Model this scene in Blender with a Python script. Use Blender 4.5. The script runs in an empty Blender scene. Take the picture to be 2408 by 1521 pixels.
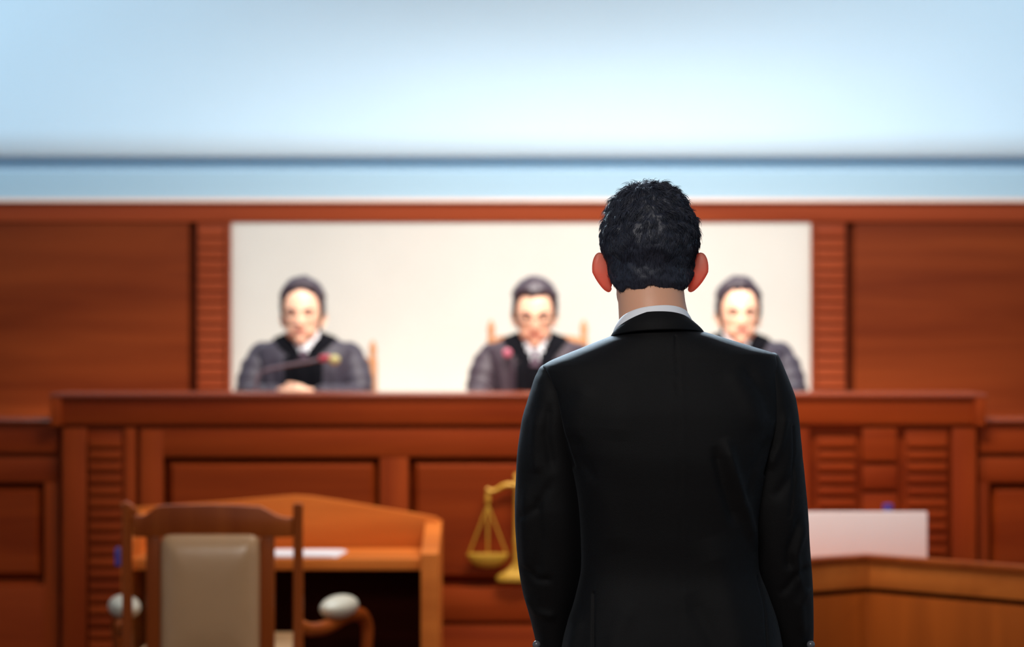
import bpy, bmesh, math, random
import numpy as np
from mathutils import Vector, Matrix, noise
random.seed(7); np.random.seed(7)
PI = math.pi
SC = bpy.context.scene
COL = SC.collection
FPX = 6000.0; CX, CY = 1204.0, 760.5; CAMZ = 1.466      # lens in pixels of the 2408 wide frame, eye height

def X(px, d): return (px - CX) / FPX * d
def Z(py, d): return CAMZ - (py - CY) / FPX * d

# ------------------------------------------------------------------ materials
def new_mat(name):
    m = bpy.data.materials.new(name); m.use_nodes = True
    return m, m.node_tree, m.node_tree.nodes['Principled BSDF']

def plain(name, col, rough=.5, spec=.5, bump=0, bscale=60, sheen=0, metal=0, sss=0, var=0, sheentint=None, coat=0):
    m, nt, b = new_mat(name)
    b.inputs['Base Color'].default_value = (*col, 1)
    b.inputs['Roughness'].default_value = rough
    b.inputs['Specular IOR Level'].default_value = spec
    b.inputs['Metallic'].default_value = metal
    b.inputs['Coat Weight'].default_value = coat
    if sheen:
        b.inputs['Sheen Weight'].default_value = sheen
        b.inputs['Sheen Roughness'].default_value = .35
        if sheentint: b.inputs['Sheen Tint'].default_value = (*sheentint, 1)
    if sss:
        b.inputs['Subsurface Weight'].default_value = sss
        b.inputs['Subsurface Radius'].default_value = (1, .3, .15)
        b.inputs['Subsurface Scale'].default_value = .012
    tc = nt.nodes.new('ShaderNodeTexCoord')
    if var:
        n = nt.nodes.new('ShaderNodeTexNoise'); n.inputs['Scale'].default_value = 3
        n.inputs['Detail'].default_value = 4
        nt.links.new(tc.outputs['Object'], n.inputs['Vector'])
        r = nt.nodes.new('ShaderNodeValToRGB')
        r.color_ramp.elements[0].position = .3; r.color_ramp.elements[1].position = .7
        r.color_ramp.elements[0].color = (*[c * (1 - var) for c in col], 1)
        r.color_ramp.elements[1].color = (*[min(1, c * (1 + var)) for c in col], 1)
        nt.links.new(n.outputs['Fac'], r.inputs['Fac']); nt.links.new(r.outputs['Color'], b.inputs['Base Color'])
    if bump:
        n = nt.nodes.new('ShaderNodeTexNoise'); n.inputs['Scale'].default_value = bscale
        n.inputs['Detail'].default_value = 3
        nt.links.new(tc.outputs['Object'], n.inputs['Vector'])
        bp = nt.nodes.new('ShaderNodeBump'); bp.inputs['Strength'].default_value = bump
        bp.inputs['Distance'].default_value = .002
        nt.links.new(n.outputs['Fac'], bp.inputs['Height']); nt.links.new(bp.outputs['Normal'], b.inputs['Normal'])
    return m

def wood(name, dark, light, axis='X', rough=.55, scale=1.0, coat=0.0, spec=.10):
    m, nt, b = new_mat(name)
    tc = nt.nodes.new('ShaderNodeTexCoord'); mp = nt.nodes.new('ShaderNodeMapping')
    s = {'X': (.5, 7, 7), 'Y': (7, .5, 7), 'Z': (7, 7, .5)}[axis]
    mp.inputs['Scale'].default_value = [v * scale for v in s]
    nt.links.new(tc.outputs['Object'], mp.inputs['Vector'])
    n = nt.nodes.new('ShaderNodeTexNoise'); n.inputs['Scale'].default_value = 1.0
    n.inputs['Detail'].default_value = 6; n.inputs['Roughness'].default_value = .55; n.inputs['Distortion'].default_value = .6
    nt.links.new(mp.outputs['Vector'], n.inputs['Vector'])
    r = nt.nodes.new('ShaderNodeValToRGB')
    r.color_ramp.elements[0].position = .28; r.color_ramp.elements[1].position = .72
    r.color_ramp.elements[0].color = (*dark, 1); r.color_ramp.elements[1].color = (*light, 1)
    nt.links.new(n.outputs['Fac'], r.inputs['Fac'])
    nt.links.new(r.outputs['Color'], b.inputs['Base Color'])
    b.inputs['Roughness'].default_value = rough
    b.inputs['Coat Weight'].default_value = coat; b.inputs['Specular IOR Level'].default_value = spec
    n2 = nt.nodes.new('ShaderNodeTexNoise'); n2.inputs['Scale'].default_value = 9; n2.inputs['Detail'].default_value = 4
    nt.links.new(mp.outputs['Vector'], n2.inputs['Vector'])
    bp = nt.nodes.new('ShaderNodeBump'); bp.inputs['Strength'].default_value = .12; bp.inputs['Distance'].default_value = .002
    nt.links.new(n2.outputs['Fac'], bp.inputs['Height']); nt.links.new(bp.outputs['Normal'], b.inputs['Normal'])
    return m

M = {}
M['wood'] = wood('reddish_wood', (.175, .0185, .0020), (.350, .052, .0065))
M['wood_v'] = wood('reddish_wood_upright', (.175, .0185, .0020), (.350, .052, .0065), 'Z')
M['wood_wall'] = wood('wall_wood', (.085, .0110, .0022), (.185, .033, .0066), spec=.05)
M['wood_rail'] = wood('rail_wood', (.185, .029, .0085), (.27, .050, .0150), spec=.08)
M['wood_gloss'] = wood('polished_wood_top', (.20, .032, .0085), (.30, .055, .0150), rough=.22, spec=.6)
M['wood_front'] = wood('desk_front_wood', (.27, .054, .0050), (.44, .092, .0090), 'Z')
M['wood_desk'] = wood('desk_wood', (.48, .112, .0160), (.74, .200, .032))
M['wood_chair'] = wood('chair_wood', (.20, .032, .005), (.38, .080, .012), 'Z', rough=.3)
M['wood_oak'] = wood('light_chair_wood', (.42, .17, .07), (.55, .26, .12), 'Z', rough=.4)
M['void'] = wood('shade_dark_wood', (.022, .003, .001), (.04, .006, .002), spec=0.02)  # near-black wood colour standing for shade in gaps and under the desk
M['cap'] = plain('pale_capping', (.82, .60, .50), .35, bump=.05)
M['blue_wall'] = plain('pale_blue_plaster', (.585, .78, .925), .8, .2, bump=.08, bscale=40, var=.01)
M['band'] = plain('dimmed_blue_plaster', (.35, .51, .62), .8, .2, bump=.08, bscale=40)  # darker copy of the wall plaster, dimmer light on the band painted in
M['beige'] = plain('beige_wall_cloth', (.575, .545, .495), .75, .3, bump=.1, bscale=200, var=.03)
M['ceiling'] = plain('white_ceiling', (.8, .84, .88), .9)
M['floor'] = plain('brown_carpet', (.16, .09, .06), .95, .1, bump=.5, bscale=300, var=.2)
M['skin'] = plain('skin', (.74, .38, .24), .45, .4, bump=.1, bscale=200, sss=.25, var=.06)
M['skin_light'] = plain('light_skin', (.86, .50, .34), .42, .5, bump=.1, bscale=200, sss=.2, var=.05)
M['lip'] = plain('lips', (.66, .27, .20), .4, .4, bump=.1)
M['eye'] = plain('eyes', (.14, .08, .07), .2, .6, bump=.01)
M['hair'] = plain('black_hair', (.021, .024, .040), .50, .46, bump=.2, bscale=400)
M['hair_judge'] = plain('dark_brown_hair', (.035, .022, .032), .42, .6, bump=.6, bscale=120)
M['suit'] = plain('black_suit_wool', (.0026, .0023, .0026), .66, .18, bump=.35, bscale=900, sheen=.035, sheentint=(.75, .85, 1.0))
M['robe'] = plain('charcoal_robe', (.036, .029, .044), .55, .4, bump=.3, bscale=50, sheen=.2)
M['robe_warm'] = plain('plum_black_robe', (.038, .023, .033), .55, .4, bump=.3, bscale=50, sheen=.2)
M['velvet'] = plain('black_velvet', (.003, .003, .005), .9, .1, bump=.1)
M['white'] = plain('white_shirt', (.85, .86, .9), .6, .3, bump=.1, bscale=300)
M['tie'] = plain('dark_tie', (.06, .03, .05), .5, .3, bump=.1)
M['gold'] = plain('yellow_gold_paint', (.66, .36, .035), .42, .5, bump=.08, metal=.15)
M['leather'] = plain('taupe_leather', (.54, .30, .14), .27, .5, bump=.3, bscale=40, var=.12)
M['cream'] = plain('cream_pad', (.62, .54, .40), .4, .5, bump=.1)
M['paper'] = plain('white_paper', (.86, .82, .84), .7, .3, bump=.05)
M['board'] = plain('pinkish_white_board', (.90, .77, .74), .6, .3, bump=.05, var=.03)
M['black'] = plain('black_plastic', (.015, .012, .015), .4, .4, bump=.05)
M['grey'] = plain('grey_rubber', (.13, .09, .11), .5, .4, bump=.05)
M['red'] = plain('red_plastic', (.35, .03, .05), .4, .4, bump=.05)
M['foam'] = plain('yellow_grey_foam', (.45, .40, .18), .9, .2, bump=.6, bscale=300)
M['pink'] = plain('pink_badge', (.42, .10, .15), .4, .5, bump=.1)
M['violet'] = plain('blue_violet_plastic', (.08, .05, .32), .4, .5, bump=.05)
M['shoe'] = plain('black_shoe_leather', (.01, .01, .01), .25, .5, bump=.05)
M['btn'] = plain('dark_horn_button', (.10, .10, .11), .2, .7, bump=.03)

# thin ears: skin that lets the light through
def ear_skin():
    m, nt, b = new_mat('ear_skin')
    b.inputs['Base Color'].default_value = (.75, .33, .24, 1); b.inputs['Roughness'].default_value = .45
    t = nt.nodes.new('ShaderNodeBsdfTranslucent'); t.inputs['Color'].default_value = (1.0, .20, .10, 1)
    n = nt.nodes.new('ShaderNodeTexNoise'); n.inputs['Scale'].default_value = 60
    r = nt.nodes.new('ShaderNodeMapRange'); r.inputs['To Min'].default_value = .36; r.inputs['To Max'].default_value = .52
    nt.links.new(n.outputs['Fac'], r.inputs['Value'])
    mx = nt.nodes.new('ShaderNodeMixShader')
    nt.links.new(r.outputs['Result'], mx.inputs['Fac'])
    nt.links.new(b.outputs[0], mx.inputs[1]); nt.links.new(t.outputs[0], mx.inputs[2])
    nt.links.new(mx.outputs[0], nt.nodes['Material Output'].inputs['Surface'])
    return m
M['ear'] = ear_skin()

# ------------------------------------------------------------------ mesh helpers
class MB:
    def __init__(s): s.V = []; s.F = []; s.n = 0
    def add(s, V, F):
        V = np.asarray(V, float).reshape(-1, 3)
        s.V.append(V); s.F += [tuple(i + s.n for i in f) for f in F]; s.n += len(V); return s
    def box(s, x0, x1, y0, y1, z0, z1, b=.004):
        x0, x1 = min(x0, x1), max(x0, x1); z0, z1 = min(z0, z1), max(z0, z1); y0, y1 = min(y0, y1), max(y0, y1)
        b = min(b, (x1-x0)/3, (y1-y0)/3, (z1-z0)/3)
        bm = bmesh.new(); bmesh.ops.create_cube(bm, size=1)
        for v in bm.verts: v.co = Vector((x0+(v.co.x+.5)*(x1-x0), y0+(v.co.y+.5)*(y1-y0), z0+(v.co.z+.5)*(z1-z0)))
        if b > 0: bmesh.ops.bevel(bm, geom=bm.edges[:], offset=b, segments=2, affect='EDGES', profile=.6)
        bm.verts.index_update()
        s.add([v.co[:] for v in bm.verts], [tuple(v.index for v in f.verts) for f in bm.faces]); bm.free(); return s
    def prism(s, poly, y0, y1, axis='y', b=.004):
        """poly of (a, b) extruded: axis y -> (x,z) outline, axis z -> (x,y) outline, axis x -> (y,z) outline"""
        def P(a, c, t): return {'y': (a, t, c), 'z': (a, c, t), 'x': (t, a, c)}[axis]
        bm = bmesh.new()
        A = [bm.verts.new(P(a, c, y0)) for a, c in poly]; B = [bm.verts.new(P(a, c, y1)) for a, c in poly]
        bm.faces.new(A); bm.faces.new(B[::-1]); n = len(poly)
        for i in range(n): bm.faces.new((A[i], B[i], B[(i+1) % n], A[(i+1) % n]))
        bmesh.ops.recalc_face_normals(bm, faces=bm.faces[:])
        if b > 0:
            eds = [e for e in bm.edges if len(e.link_faces) == 2 and e.calc_face_angle(0) > .5]
            bmesh.ops.bevel(bm, geom=eds, offset=b, segments=2, affect='EDGES', profile=.6)
        bm.verts.index_update()
        s.add([v.co[:] for v in bm.verts], [tuple(v.index for v in f.verts) for f in bm.faces]); bm.free(); return s
    def loft(s, rings, cap=True, closed=True):
        R = np.array(rings, float); m, n = R.shape[:2]; F = []
        for i in range(m-1):
            for j in range(n if closed else n-1):
                k = (j+1) % n
                F.append((i*n+j, i*n+k, (i+1)*n+k, (i+1)*n+j))
        if cap and closed: F.append(tuple(range(n))[::-1]); F.append(tuple((m-1)*n+j for j in range(n)))
        return s.add(R.reshape(-1, 3), F)
    def tube(s, pts, rad, n=12, flat=None, up=None):
        """round tube with domed ends; flat = (sx, sy) stretch"""
        P = [Vector(p) for p in pts]; rad = list(rad) if hasattr(rad, '__len__') else [rad]*len(P)
        t0 = (P[1]-P[0]).normalized(); t1 = (P[-1]-P[-2]).normalized()
        a = [(P[0]-t0*rad[0]*k, rad[0]*q) for k, q in ((.95, .3), (.7, .71), (.35, .94))]
        z = [(P[-1]+t1*rad[-1]*k, rad[-1]*q) for k, q in ((.35, .94), (.7, .71), (.95, .3))]
        seq = a + list(zip(P, rad)) + z
        ref = Vector(up) if up else (Vector((0, 0, 1)) if abs(t0.z) < .9 else Vector((1, 0, 0)))
        rings = []; L = len(seq)
        for i, (p, r) in enumerate(seq):
            t = (seq[min(i+1, L-1)][0]-seq[max(i-1, 0)][0]).normalized()
            u = (ref - t*ref.dot(t)).normalized(); w = t.cross(u); ref = u if not up else ref
            fx, fy = flat if flat else (1, 1)
            rings.append([tuple(p + u*math.cos(2*PI*j/n)*r*fx + w*math.sin(2*PI*j/n)*r*fy) for j in range(n)])
        return s.loft(rings)
    def lathe(s, prof, c, n=24):
        rings = [[(c[0]+r*math.cos(2*PI*j/n), c[1]+r*math.sin(2*PI*j/n), c[2]+z) for j in range(n)] for r, z in prof]
        return s.loft(rings)
    def ellipsoid(s, c, r, n=20, m=12, rot=None):
        rings = []
        for i in range(m+1):
            th = PI*(i+.02)/(m+.04)
            ring = []
            for j in range(n):
                v = Vector((r[0]*math.sin(th)*math.cos(2*PI*j/n), r[1]*math.sin(th)*math.sin(2*PI*j/n), r[2]*math.cos(th)))
                if rot: v = rot @ v
                ring.append((c[0]+v.x, c[1]+v.y, c[2]+v.z))
            rings.append(ring)
        return s.loft(rings)
    def arrays(s): return np.concatenate(s.V), s.F

def set_props(o, label=None, cat=None, group=None, kind=None):
    if label: o['label'] = label
    if cat: o['category'] = cat
    if group: o['group'] = group
    if kind: o['kind'] = kind
    return o

def wloc(o):
    v = Vector((0, 0, 0))
    while o: v += o.location; o = o.parent
    return v

def mk(name, mb, mat, parent=None, origin=None, smooth=None, mats=None, subs=0, fix=True):
    V, F = mb.arrays() if isinstance(mb, MB) else mb
    V = np.array(V, float)
    o0 = np.array(wloc(parent)) if parent else np.zeros(3)
    if parent is None:
        if origin is None:
            mn, mx = V.min(0), V.max(0); origin = ((mn[0]+mx[0])/2, (mn[1]+mx[1])/2, mn[2])
        o0 = np.array(origin, float)
    me = bpy.data.meshes.new(name); me.from_pydata((V-o0).tolist(), [], F); me.validate()
    if fix:
        bm = bmesh.new(); bm.from_mesh(me); bmesh.ops.recalc_face_normals(bm, faces=bm.faces[:]); bm.to_mesh(me); bm.free()
    for mm in (mats or [mat]): me.materials.append(mm)
    o = bpy.data.objects.new(name, me); COL.objects.link(o)
    if parent: o.parent = parent
    else: o.location = o0
    if smooth is True: me.polygons.foreach_set('use_smooth', [True]*len(me.polygons))
    elif smooth is None:
        me.polygons.foreach_set('use_smooth', [True]*len(me.polygons))
        try: me.set_sharp_from_angle(angle=math.radians(35))
        except Exception: pass
    return o

def empty(name, loc, label, cat, group=None, rz=0):
    o = bpy.data.objects.new(name, None); COL.objects.link(o); o.location = loc; o.rotation_euler.z = rz
    return set_props(o, label, cat, group)

def remesh(mb, voxel, smooth_it=4):
    V, F = mb.arrays(); me = bpy.data.meshes.new('tmp'); me.from_pydata(V.tolist(), [], F)
    bm = bmesh.new(); bm.from_mesh(me); bmesh.ops.recalc_face_normals(bm, faces=bm.faces[:]); bm.to_mesh(me); bm.free()
    o = bpy.data.objects.new('tmp', me); COL.objects.link(o)
    r = o.modifiers.new('r', 'REMESH'); r.mode = 'VOXEL'; r.voxel_size = voxel
    if smooth_it:
        s = o.modifiers.new('s', 'SMOOTH'); s.factor = .5; s.iterations = smooth_it
    dg = bpy.context.evaluated_depsgraph_get(); dg.update()
    e = o.evaluated_get(dg).to_mesh()
    n = len(e.vertices); v = np.empty(n*3); e.vertices.foreach_get('co', v)
    f = [tuple(p.vertices) for p in e.polygons]
    bpy.data.objects.remove(o); bpy.data.meshes.remove(me)
    return v.reshape(-1, 3), f

def interp(tab, y, k):
    ys = [r[0] for r in tab]; return float(np.interp(y, ys, [r[k] for r in tab]))

def smooth_interp(tab, k):
    """Catmull-like: linear table then gaussian smoothing, returned as a function"""
    ys = np.array([r[0] for r in tab], float); vs = np.array([r[k] for r in tab], float)
    # monotone cubic (pchip)
    h = np.diff(ys); dl = np.diff(vs)/h; d = np.zeros_like(vs)
    for i in range(1, len(vs)-1):
        if dl[i-1]*dl[i] > 0:
            w1, w2 = 2*h[i]+h[i-1], h[i]+2*h[i-1]; d[i] = (w1+w2)/(w1/dl[i-1]+w2/dl[i])
    d[0], d[-1] = dl[0], dl[-1]
    def f(y):
        y = min(max(y, ys[0]), ys[-1]); i = min(max(int(np.searchsorted(ys, y)-1), 0), len(h)-1)
        t = (y-ys[i])/h[i]
        return ((2*t**3-3*t*t+1)*vs[i] + (t**3-2*t*t+t)*h[i]*d[i] + (-2*t**3+3*t*t)*vs[i+1] + (t**3-t*t)*h[i]*d[i+1])
    return f

def sring(x0, x1, yc, hb, hf, z, n=64, p=2.4):
    """horizontal super-ellipse ring; hb = depth towards the camera, hf = away from it"""
    cx, hx = (x0+x1)/2, (x1-x0)/2; out = []
    for j in range(n):
        t = 2*PI*j/n; c, s_ = math.cos(t), math.sin(t)
        ux = math.copysign(abs(c)**(2/p), c); uy = math.copysign(abs(s_)**(2/p), s_)
        out.append((cx+hx*ux, yc+(hf if uy > 0 else hb)*uy, z))
    return out

def vnormals(V, F):
    V = np.asarray(V); q = np.array([f for f in F if len(f) == 4]); N = np.zeros_like(V)
    n = np.cross(V[q[:, 2]]-V[q[:, 0]], V[q[:, 3]]-V[q[:, 1]])
    for k in range(4): np.add.at(N, q[:, k], n)
    N /= np.linalg.norm(N, axis=1)[:, None]+1e-12
    return N

# ------------------------------------------------------------------ the room
WD = 11.0                                                    # depth of the back wall
def xw(p): return X(p, WD)
def zw(p): return Z(p, WD)
floor = set_props(mk('floor', MB().box(-4.3, 4.3, -1, WD+.2, -.1, 0, 0), M['floor']), kind='structure')
set_props(mk('wall_left', MB().box(-4.4, -4.2, 2.5, WD+.2, 0, 3.6, 0), M['blue_wall']), kind='structure')
set_props(mk('wall_right', MB().box(4.2, 4.4, 2.5, WD+.2, 0, 3.6, 0), M['blue_wall']), kind='structure')
set_props(mk('ceiling', MB().box(-4.4, 4.4, 2.5, WD+.2, 3.5, 3.6, 0), M['ceiling']), kind='structure')
dais = set_props(mk('floor_dais', MB().box(-4.15, 4.15, 9.32, WD, 0, .30, .006), M['wood']), kind='structure')

# back wall: pale upper part with a recessed line and a shallow projecting bulkhead above it
wb = set_props(mk('wall_back', MB().box(-4.2, 4.2, WD+.06, WD+.2, 0, 3.5, 0), M['blue_wall'], origin=(0, WD, 0)), kind='structure')
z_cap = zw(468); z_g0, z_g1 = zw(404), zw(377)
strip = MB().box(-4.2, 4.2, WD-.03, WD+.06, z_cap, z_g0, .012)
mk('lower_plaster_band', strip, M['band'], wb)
prof = [(WD+.06, z_g1), (WD+.02, z_g1)]
for k in range(15):
    t = k/14*PI/2; prof.append((WD+.02-.13*math.sin(t), z_g1+.13*(1-math.cos(t))))
prof += [(WD-.11, 3.5), (WD+.06, 3.5)]
mk('bulkhead', MB().prism(prof, -4.2, 4.2, 'x', 0), M['blue_wall'], wb)
mk('wood_backing', MB().box(-4.2, 4.2, WD+.0, WD+.06, 0, z_cap-.02, 0), M['wood_wall'], wb)
mk('capping', MB().box(-4.2, 4.2, WD-.075, WD+.02, zw(477), z_cap, .004), M['cap'], wb)
mk('top_rail', MB().box(-4.2, 4.2, WD-.045, WD+.005, zw(522), zw(477), .005), M['wood_rail'], wb)
def wall_field(p0, p1):
    m = MB().box(xw(p0), xw(p1), WD-.035, WD+.004, .3, zw(524), .012)
    return mk('wood_panel', m, M['wood_wall'], wb)
wall_field(-990, -402); wall_field(-385, 447); wall_field(2006, 2850); wall_field(2866, 3400)
def louvre_col(p0, p1, pitch, name='slatted_pilaster'):
    m = MB(); z = .32
    m.box(xw(p0), xw(p1), WD-.03, WD+.004, .3, zw(524), .003)
    while z + pitch < zw(524):
        m.box(xw(p0)+.008, xw(p1)-.008, WD-.046, WD-.025, z, z+pitch*.78, .004); z += pitch
    return mk(name, m, M['wood_rail'], wb)
louvre_col(466, 536, .046); louvre_col(1912, 1986, .046)
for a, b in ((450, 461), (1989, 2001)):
    mk('groove_shade_strip', MB().box(xw(a), xw(b), WD-.012, WD+.004, .3, zw(524), .001), M['void'], wb)  # dark strip laid in the groove as painted shade
for a, b in ((536, 545), (1905, 1912)):
    mk('edge_moulding', MB().box(xw(a), xw(b), WD-.055, WD+.004, .3, zw(521), .004), M['wood_rail'], wb)
mk('beige_panel', MB().box(xw(545), xw(1905), WD-.03, WD+.004, .3, zw(522), .004), M['beige'], wb)

# ------------------------------------------------------------------ the judges' bench
BD = 9.0
def xb(p): return X(p, BD)
def zb(p): return Z(p, BD)
bench = empty('judges_bench', (xb(1218), BD, 0), 'long reddish wooden judges bench with panelled front and raised flat top', 'bench')
TOPZ = zb(925)
mk('body', MB().box(xb(140), xb(2300), BD+.03, BD+.30, 0, TOPZ-.03, 0), M['wood'], bench)
mk('top_ledge', MB().box(xb(119), xb(2318), BD-.02, BD+.33, TOPZ-.016, TOPZ, .006), M['wood_gloss'], bench)
mk('worktop', MB().box(xb(150), xb(2290), BD+.30, BD+.66, TOPZ-.115, TOPZ-.09, .004), M['wood_desk'], bench)
fas = MB().box(xb(124), xb(2312), BD-.005, BD+.06, zb(998), zb(932)+.0, .006)
mk('fascia', fas, M['wood'], bench)
mk('end_moulding', MB().box(xb(119), xb(146), BD-.018, BD+.06, zb(1002), zb(930), .006), M['wood_v'], bench)
mk('end_moulding', MB().box(xb(2290), xb(2317), BD-.018, BD+.06, zb(1002), zb(930), .006), M['wood_v'], bench)
def b_louvre(p0, p1, y0, y1, pitch=.042, nm='slatted_pilaster', arch=False):
    m = MB(); z = zb(y1)
    m.box(xb(p0), xb(p1), BD+.012, BD+.035, zb(y1), zb(y0), .002)
    while z+pitch < zb(y0)+.004:
        m.box(xb(p0)+.006, xb(p1)-.006, BD-.008, BD+.02, z, z+pitch*.72, .006); z += pitch
    return mk(nm, m, M['wood'], bench)
YB = 1521+ (zb(1521))/9*6000 - 4                                # bench foot in pixel rows
b_louvre(206, 290, 1012, 1640); b_louvre(1920, 2014, 1026, 1640); b_louvre(2130, 2230, 1008, 1640)
# frame: stiles and rails proud of recessed raised panels
def stile(p0, p1, y0=1006, y1=1640): mk('stile', MB().box(xb(p0), xb(p1), BD, BD+.035, zb(y1), zb(y0), .005), M['wood_v'], bench)
def rail(p0, p1, y0, y1): mk('rail', MB().box(xb(p0), xb(p1), BD+.001, BD+.035, zb(y1), zb(y0), .005), M['wood'], bench)
def rpanel(p0, p1, y0, y1, par=None, d=BD, nm='raised_panel'):
    """recessed field with a bevelled raised centre"""
    x0, x1, z0, z1 = X(p0, d), X(p1, d), Z(y1, d), Z(y0, d); b = .022
    m = MB()
    o_ = [(x0, d+.03, z0), (x1, d+.03, z0), (x1, d+.03, z1), (x0, d+.03, z1)]
    i_ = [(x0+.012, d+.03, z0+.012), (x1-.012, d+.03, z0+.012), (x1-.012, d+.03, z1-.012), (x0+.012, d+.03, z1-.012)]
    q_ = [(x0+.012+b, d+.010, z0+.012+b), (x1-.012-b, d+.010, z0+.012+b), (x1-.012-b, d+.010, z1-.012-b), (x0+.012+b, d+.010, z1-.012-b)]
    k_ = [(p[0], d+.036, p[2]) for p in o_]
    m.loft([k_, o_, i_, q_])
    return mk(nm, m, M['wood'], par or bench, smooth=False)
stile(148, 204); stile(292, 318); stile(330, 384, 1010); stile(892, 960, 1075)
stile(1478, 1545, 1075); stile(1852, 1904); stile(2238, 2296)
rail(330, 1852, 1008, 1074)
rpanel(384, 892, 1076, 1372); rpanel(962, 1478, 1076, 1372); rpanel(1545, 1852, 1076, 1372)
rail(384, 1852, 1382, 1460); rail(384, 1852, 1470, 1640)
for a, b in ((1006, 1084), (1094, 1150), (1160, 1240), (1250, 1400), (1410, 1640)):
    mk('block_panel', MB().box(xb(2028), xb(2110), BD+.002, BD+.035, zb(b), zb(a), .006), M['wood'], bench)
mk('plinth', MB().box(xb(140), xb(2300), BD-.05, BD+.03, 0, zb(1640), .006), M['wood'], bench)
mk('plinth_step', MB().box(xb(119), xb(2318), BD-.09, BD+.03, zb(1700), zb(1640), .006), M['wood_desk'], bench)

# the lower wings left and right of the bench
def wing(name_label, sx):
    d = BD+.04
    if sx < 0: p0, p1 = -520, 138
    else: p0, p1 = 2300, 2950
    w = empty('bench_wing', (X((p0+p1)/2, d), d, 0), name_label, 'bench')
    mk('body', MB().box(X(p0, d), X(p1, d), d+.03, d+.27, 0, Z(996, d), 0), M['wood'], w)
    mk('top_ledge', MB().box(X(p0, d), X(p1-(0 if sx > 0 else 1), d)+(0.0), d-.03, d+.27, Z(993, d), Z(985, d), .005), M['wood_gloss'], w)
    mk('fascia', MB().box(X(p0, d), X(p1, d), d-.012, d+.04, Z(1064, d), Z(996, d), .006), M['wood'], w)
    mk('rail', MB().box(X(p0, d), X(p1, d), d, d+.035, Z(1134, d), Z(1074, d), .005), M['wood'], w)
    if sx < 0:
        rpanel(-330, 104, 1136, 1366, w, d); rpanel(-520, -420, 1136, 1366, w, d)
        mk('stile', MB().box(X(104, d), X(138, d), d, d+.035, 0, Z(1134, d), .004), M['wood_v'], w)
        mk('stile', MB().box(X(-420, d), X(-330, d), d, d+.035, 0, Z(1134, d), .004), M['wood_v'], w)
    else:
        rpanel(2326, 2760, 1136, 1366, w, d)
        mk('stile', MB().box(X(2300, d), X(2326, d), d, d+.035, 0, Z(1134, d), .004), M['wood_v'], w)
        mk('stile', MB().box(X(2760, d), X(2950, d), d, d+.035, 0, Z(1134, d), .004), M['wood_v'], w)
    mk('lower_rail', MB().box(X(p0, d), X(p1, d), d+.001, d+.036, 0, Z(1376, d), .005), M['wood'], w)
    return w
wing('lower dark wooden bench wing at the left end of the judges bench', -1)
wing('lower reddish wooden bench wing at the right end of the judges bench', 1)

# gold scales of justice mounted on the bench front
sx_, sd = xb(1214), BD-.004
sc_ = empty('scales_of_justice', (sx_, sd-.03, zb(1366)), 'golden yellow scales of justice emblem mounted on the judges bench front', 'emblem')
yS = sd-.02
def zs(p): return zb(p)
mk('pillar', MB().lathe([(.004, 0), (.012, .004), (.010, .02), (.009, .10), (.011, .12), (.0085, .14), (.007, .315), (.012, .325), (.007, .333), (.010, .345), (.004, .358)], (sx_, yS, zs(1350)), 20), M['gold'], sc_)
base = MB(); rb = [(.004, 0), (.068, 0), (.071, .010), (.064, .020), (.050, .028), (.030, .040), (.018, .055), (.010, .068)]
rings = [[(sx_+r*math.cos(2*PI*j/32), yS-.0+r*.25*math.sin(2*PI*j/32), zs(1364)+z) for j in range(32)] for r, z in rb]
base.loft(rings); mk('base', base, M['gold'], sc_)
beam = MB()
for s in (-1, 1):
    pts = [(sx_, yS, zs(1140))] + [(sx_+s*(.015+.085*t), yS, zs(1140)-.018*t+.006*math.sin(t*2*PI)) for t in np.linspace(0, 1, 8)]
    beam.tube(pts, [.010, .009, .009, .008, .008, .007, .007, .007, .007], 10)
mk('beam', beam, M['gold'], sc_)
for s in (-1, 1):
    px_ = sx_+s*.100
    mk('hanger', MB().lathe([(.003, .008), (.008, .002), (.005, -.010), (.008, -.022), (.010, -.045), (.004, -.055)], (px_, yS, zs(1150)), 12), M['gold'], sc_)
    ch = MB()
    for e in (-1, 0, 1): ch.tube([(px_, yS, zs(1186)), (px_+e*.067, yS-(.012 if e == 0 else 0), zs(1302))], .0032, 8)
    mk('chain', ch, M['gold'], sc_)
    pan = []
    for r, z in ((.070, 0), (.073, -.004), (.066, -.020), (.048, -.038), (.022, -.047), (.003, -.049)):
        pan.append([(px_+r*math.cos(2*PI*j/32), yS+r*.30*math.sin(2*PI*j/32)*(1), zs(1300)+z) for j in range(32)])
    mk('pan', MB().loft(pan), M['gold'], sc_)

# ------------------------------------------------------------------ people: heads, hands, bodies
def head_radius(D, style):
    """radius of the head in each direction D (n,3), face towards -Y, centre 0.12 above the chin"""
    C = np.array([0, .0, .12])
    ell = [((0, .014, .148), (.0755, .094, .088)), ((0, -.030, .112), (.067, .062, .092)),
           ((0, -.030, .052), (.0585, .060, .046)), ((0, -.062, .022), (.024, .026, .024)), ((0, .02, .09), (.062, .07, .07))]
    out = np.full(len(D), -1e9); k = .006; acc = np.zeros(len(D)); ts = []
    for E, R in ell:
        E = np.array(E); R = np.array(R); o = (C-E)/R; d = D/R
        a = (d*d).sum(1); b = (d*o).sum(1); c = (o*o).sum()-1; disc = b*b-a*c
        t = np.where(disc > 0, (-b+np.sqrt(np.maximum(disc, 0)))/a, -.05); ts.append(t)
    ts = np.array(ts); mx = ts.max(0); r = mx+k*np.log(np.exp((ts-mx)/k).sum(0)); r -= .003
    return r, C

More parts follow.
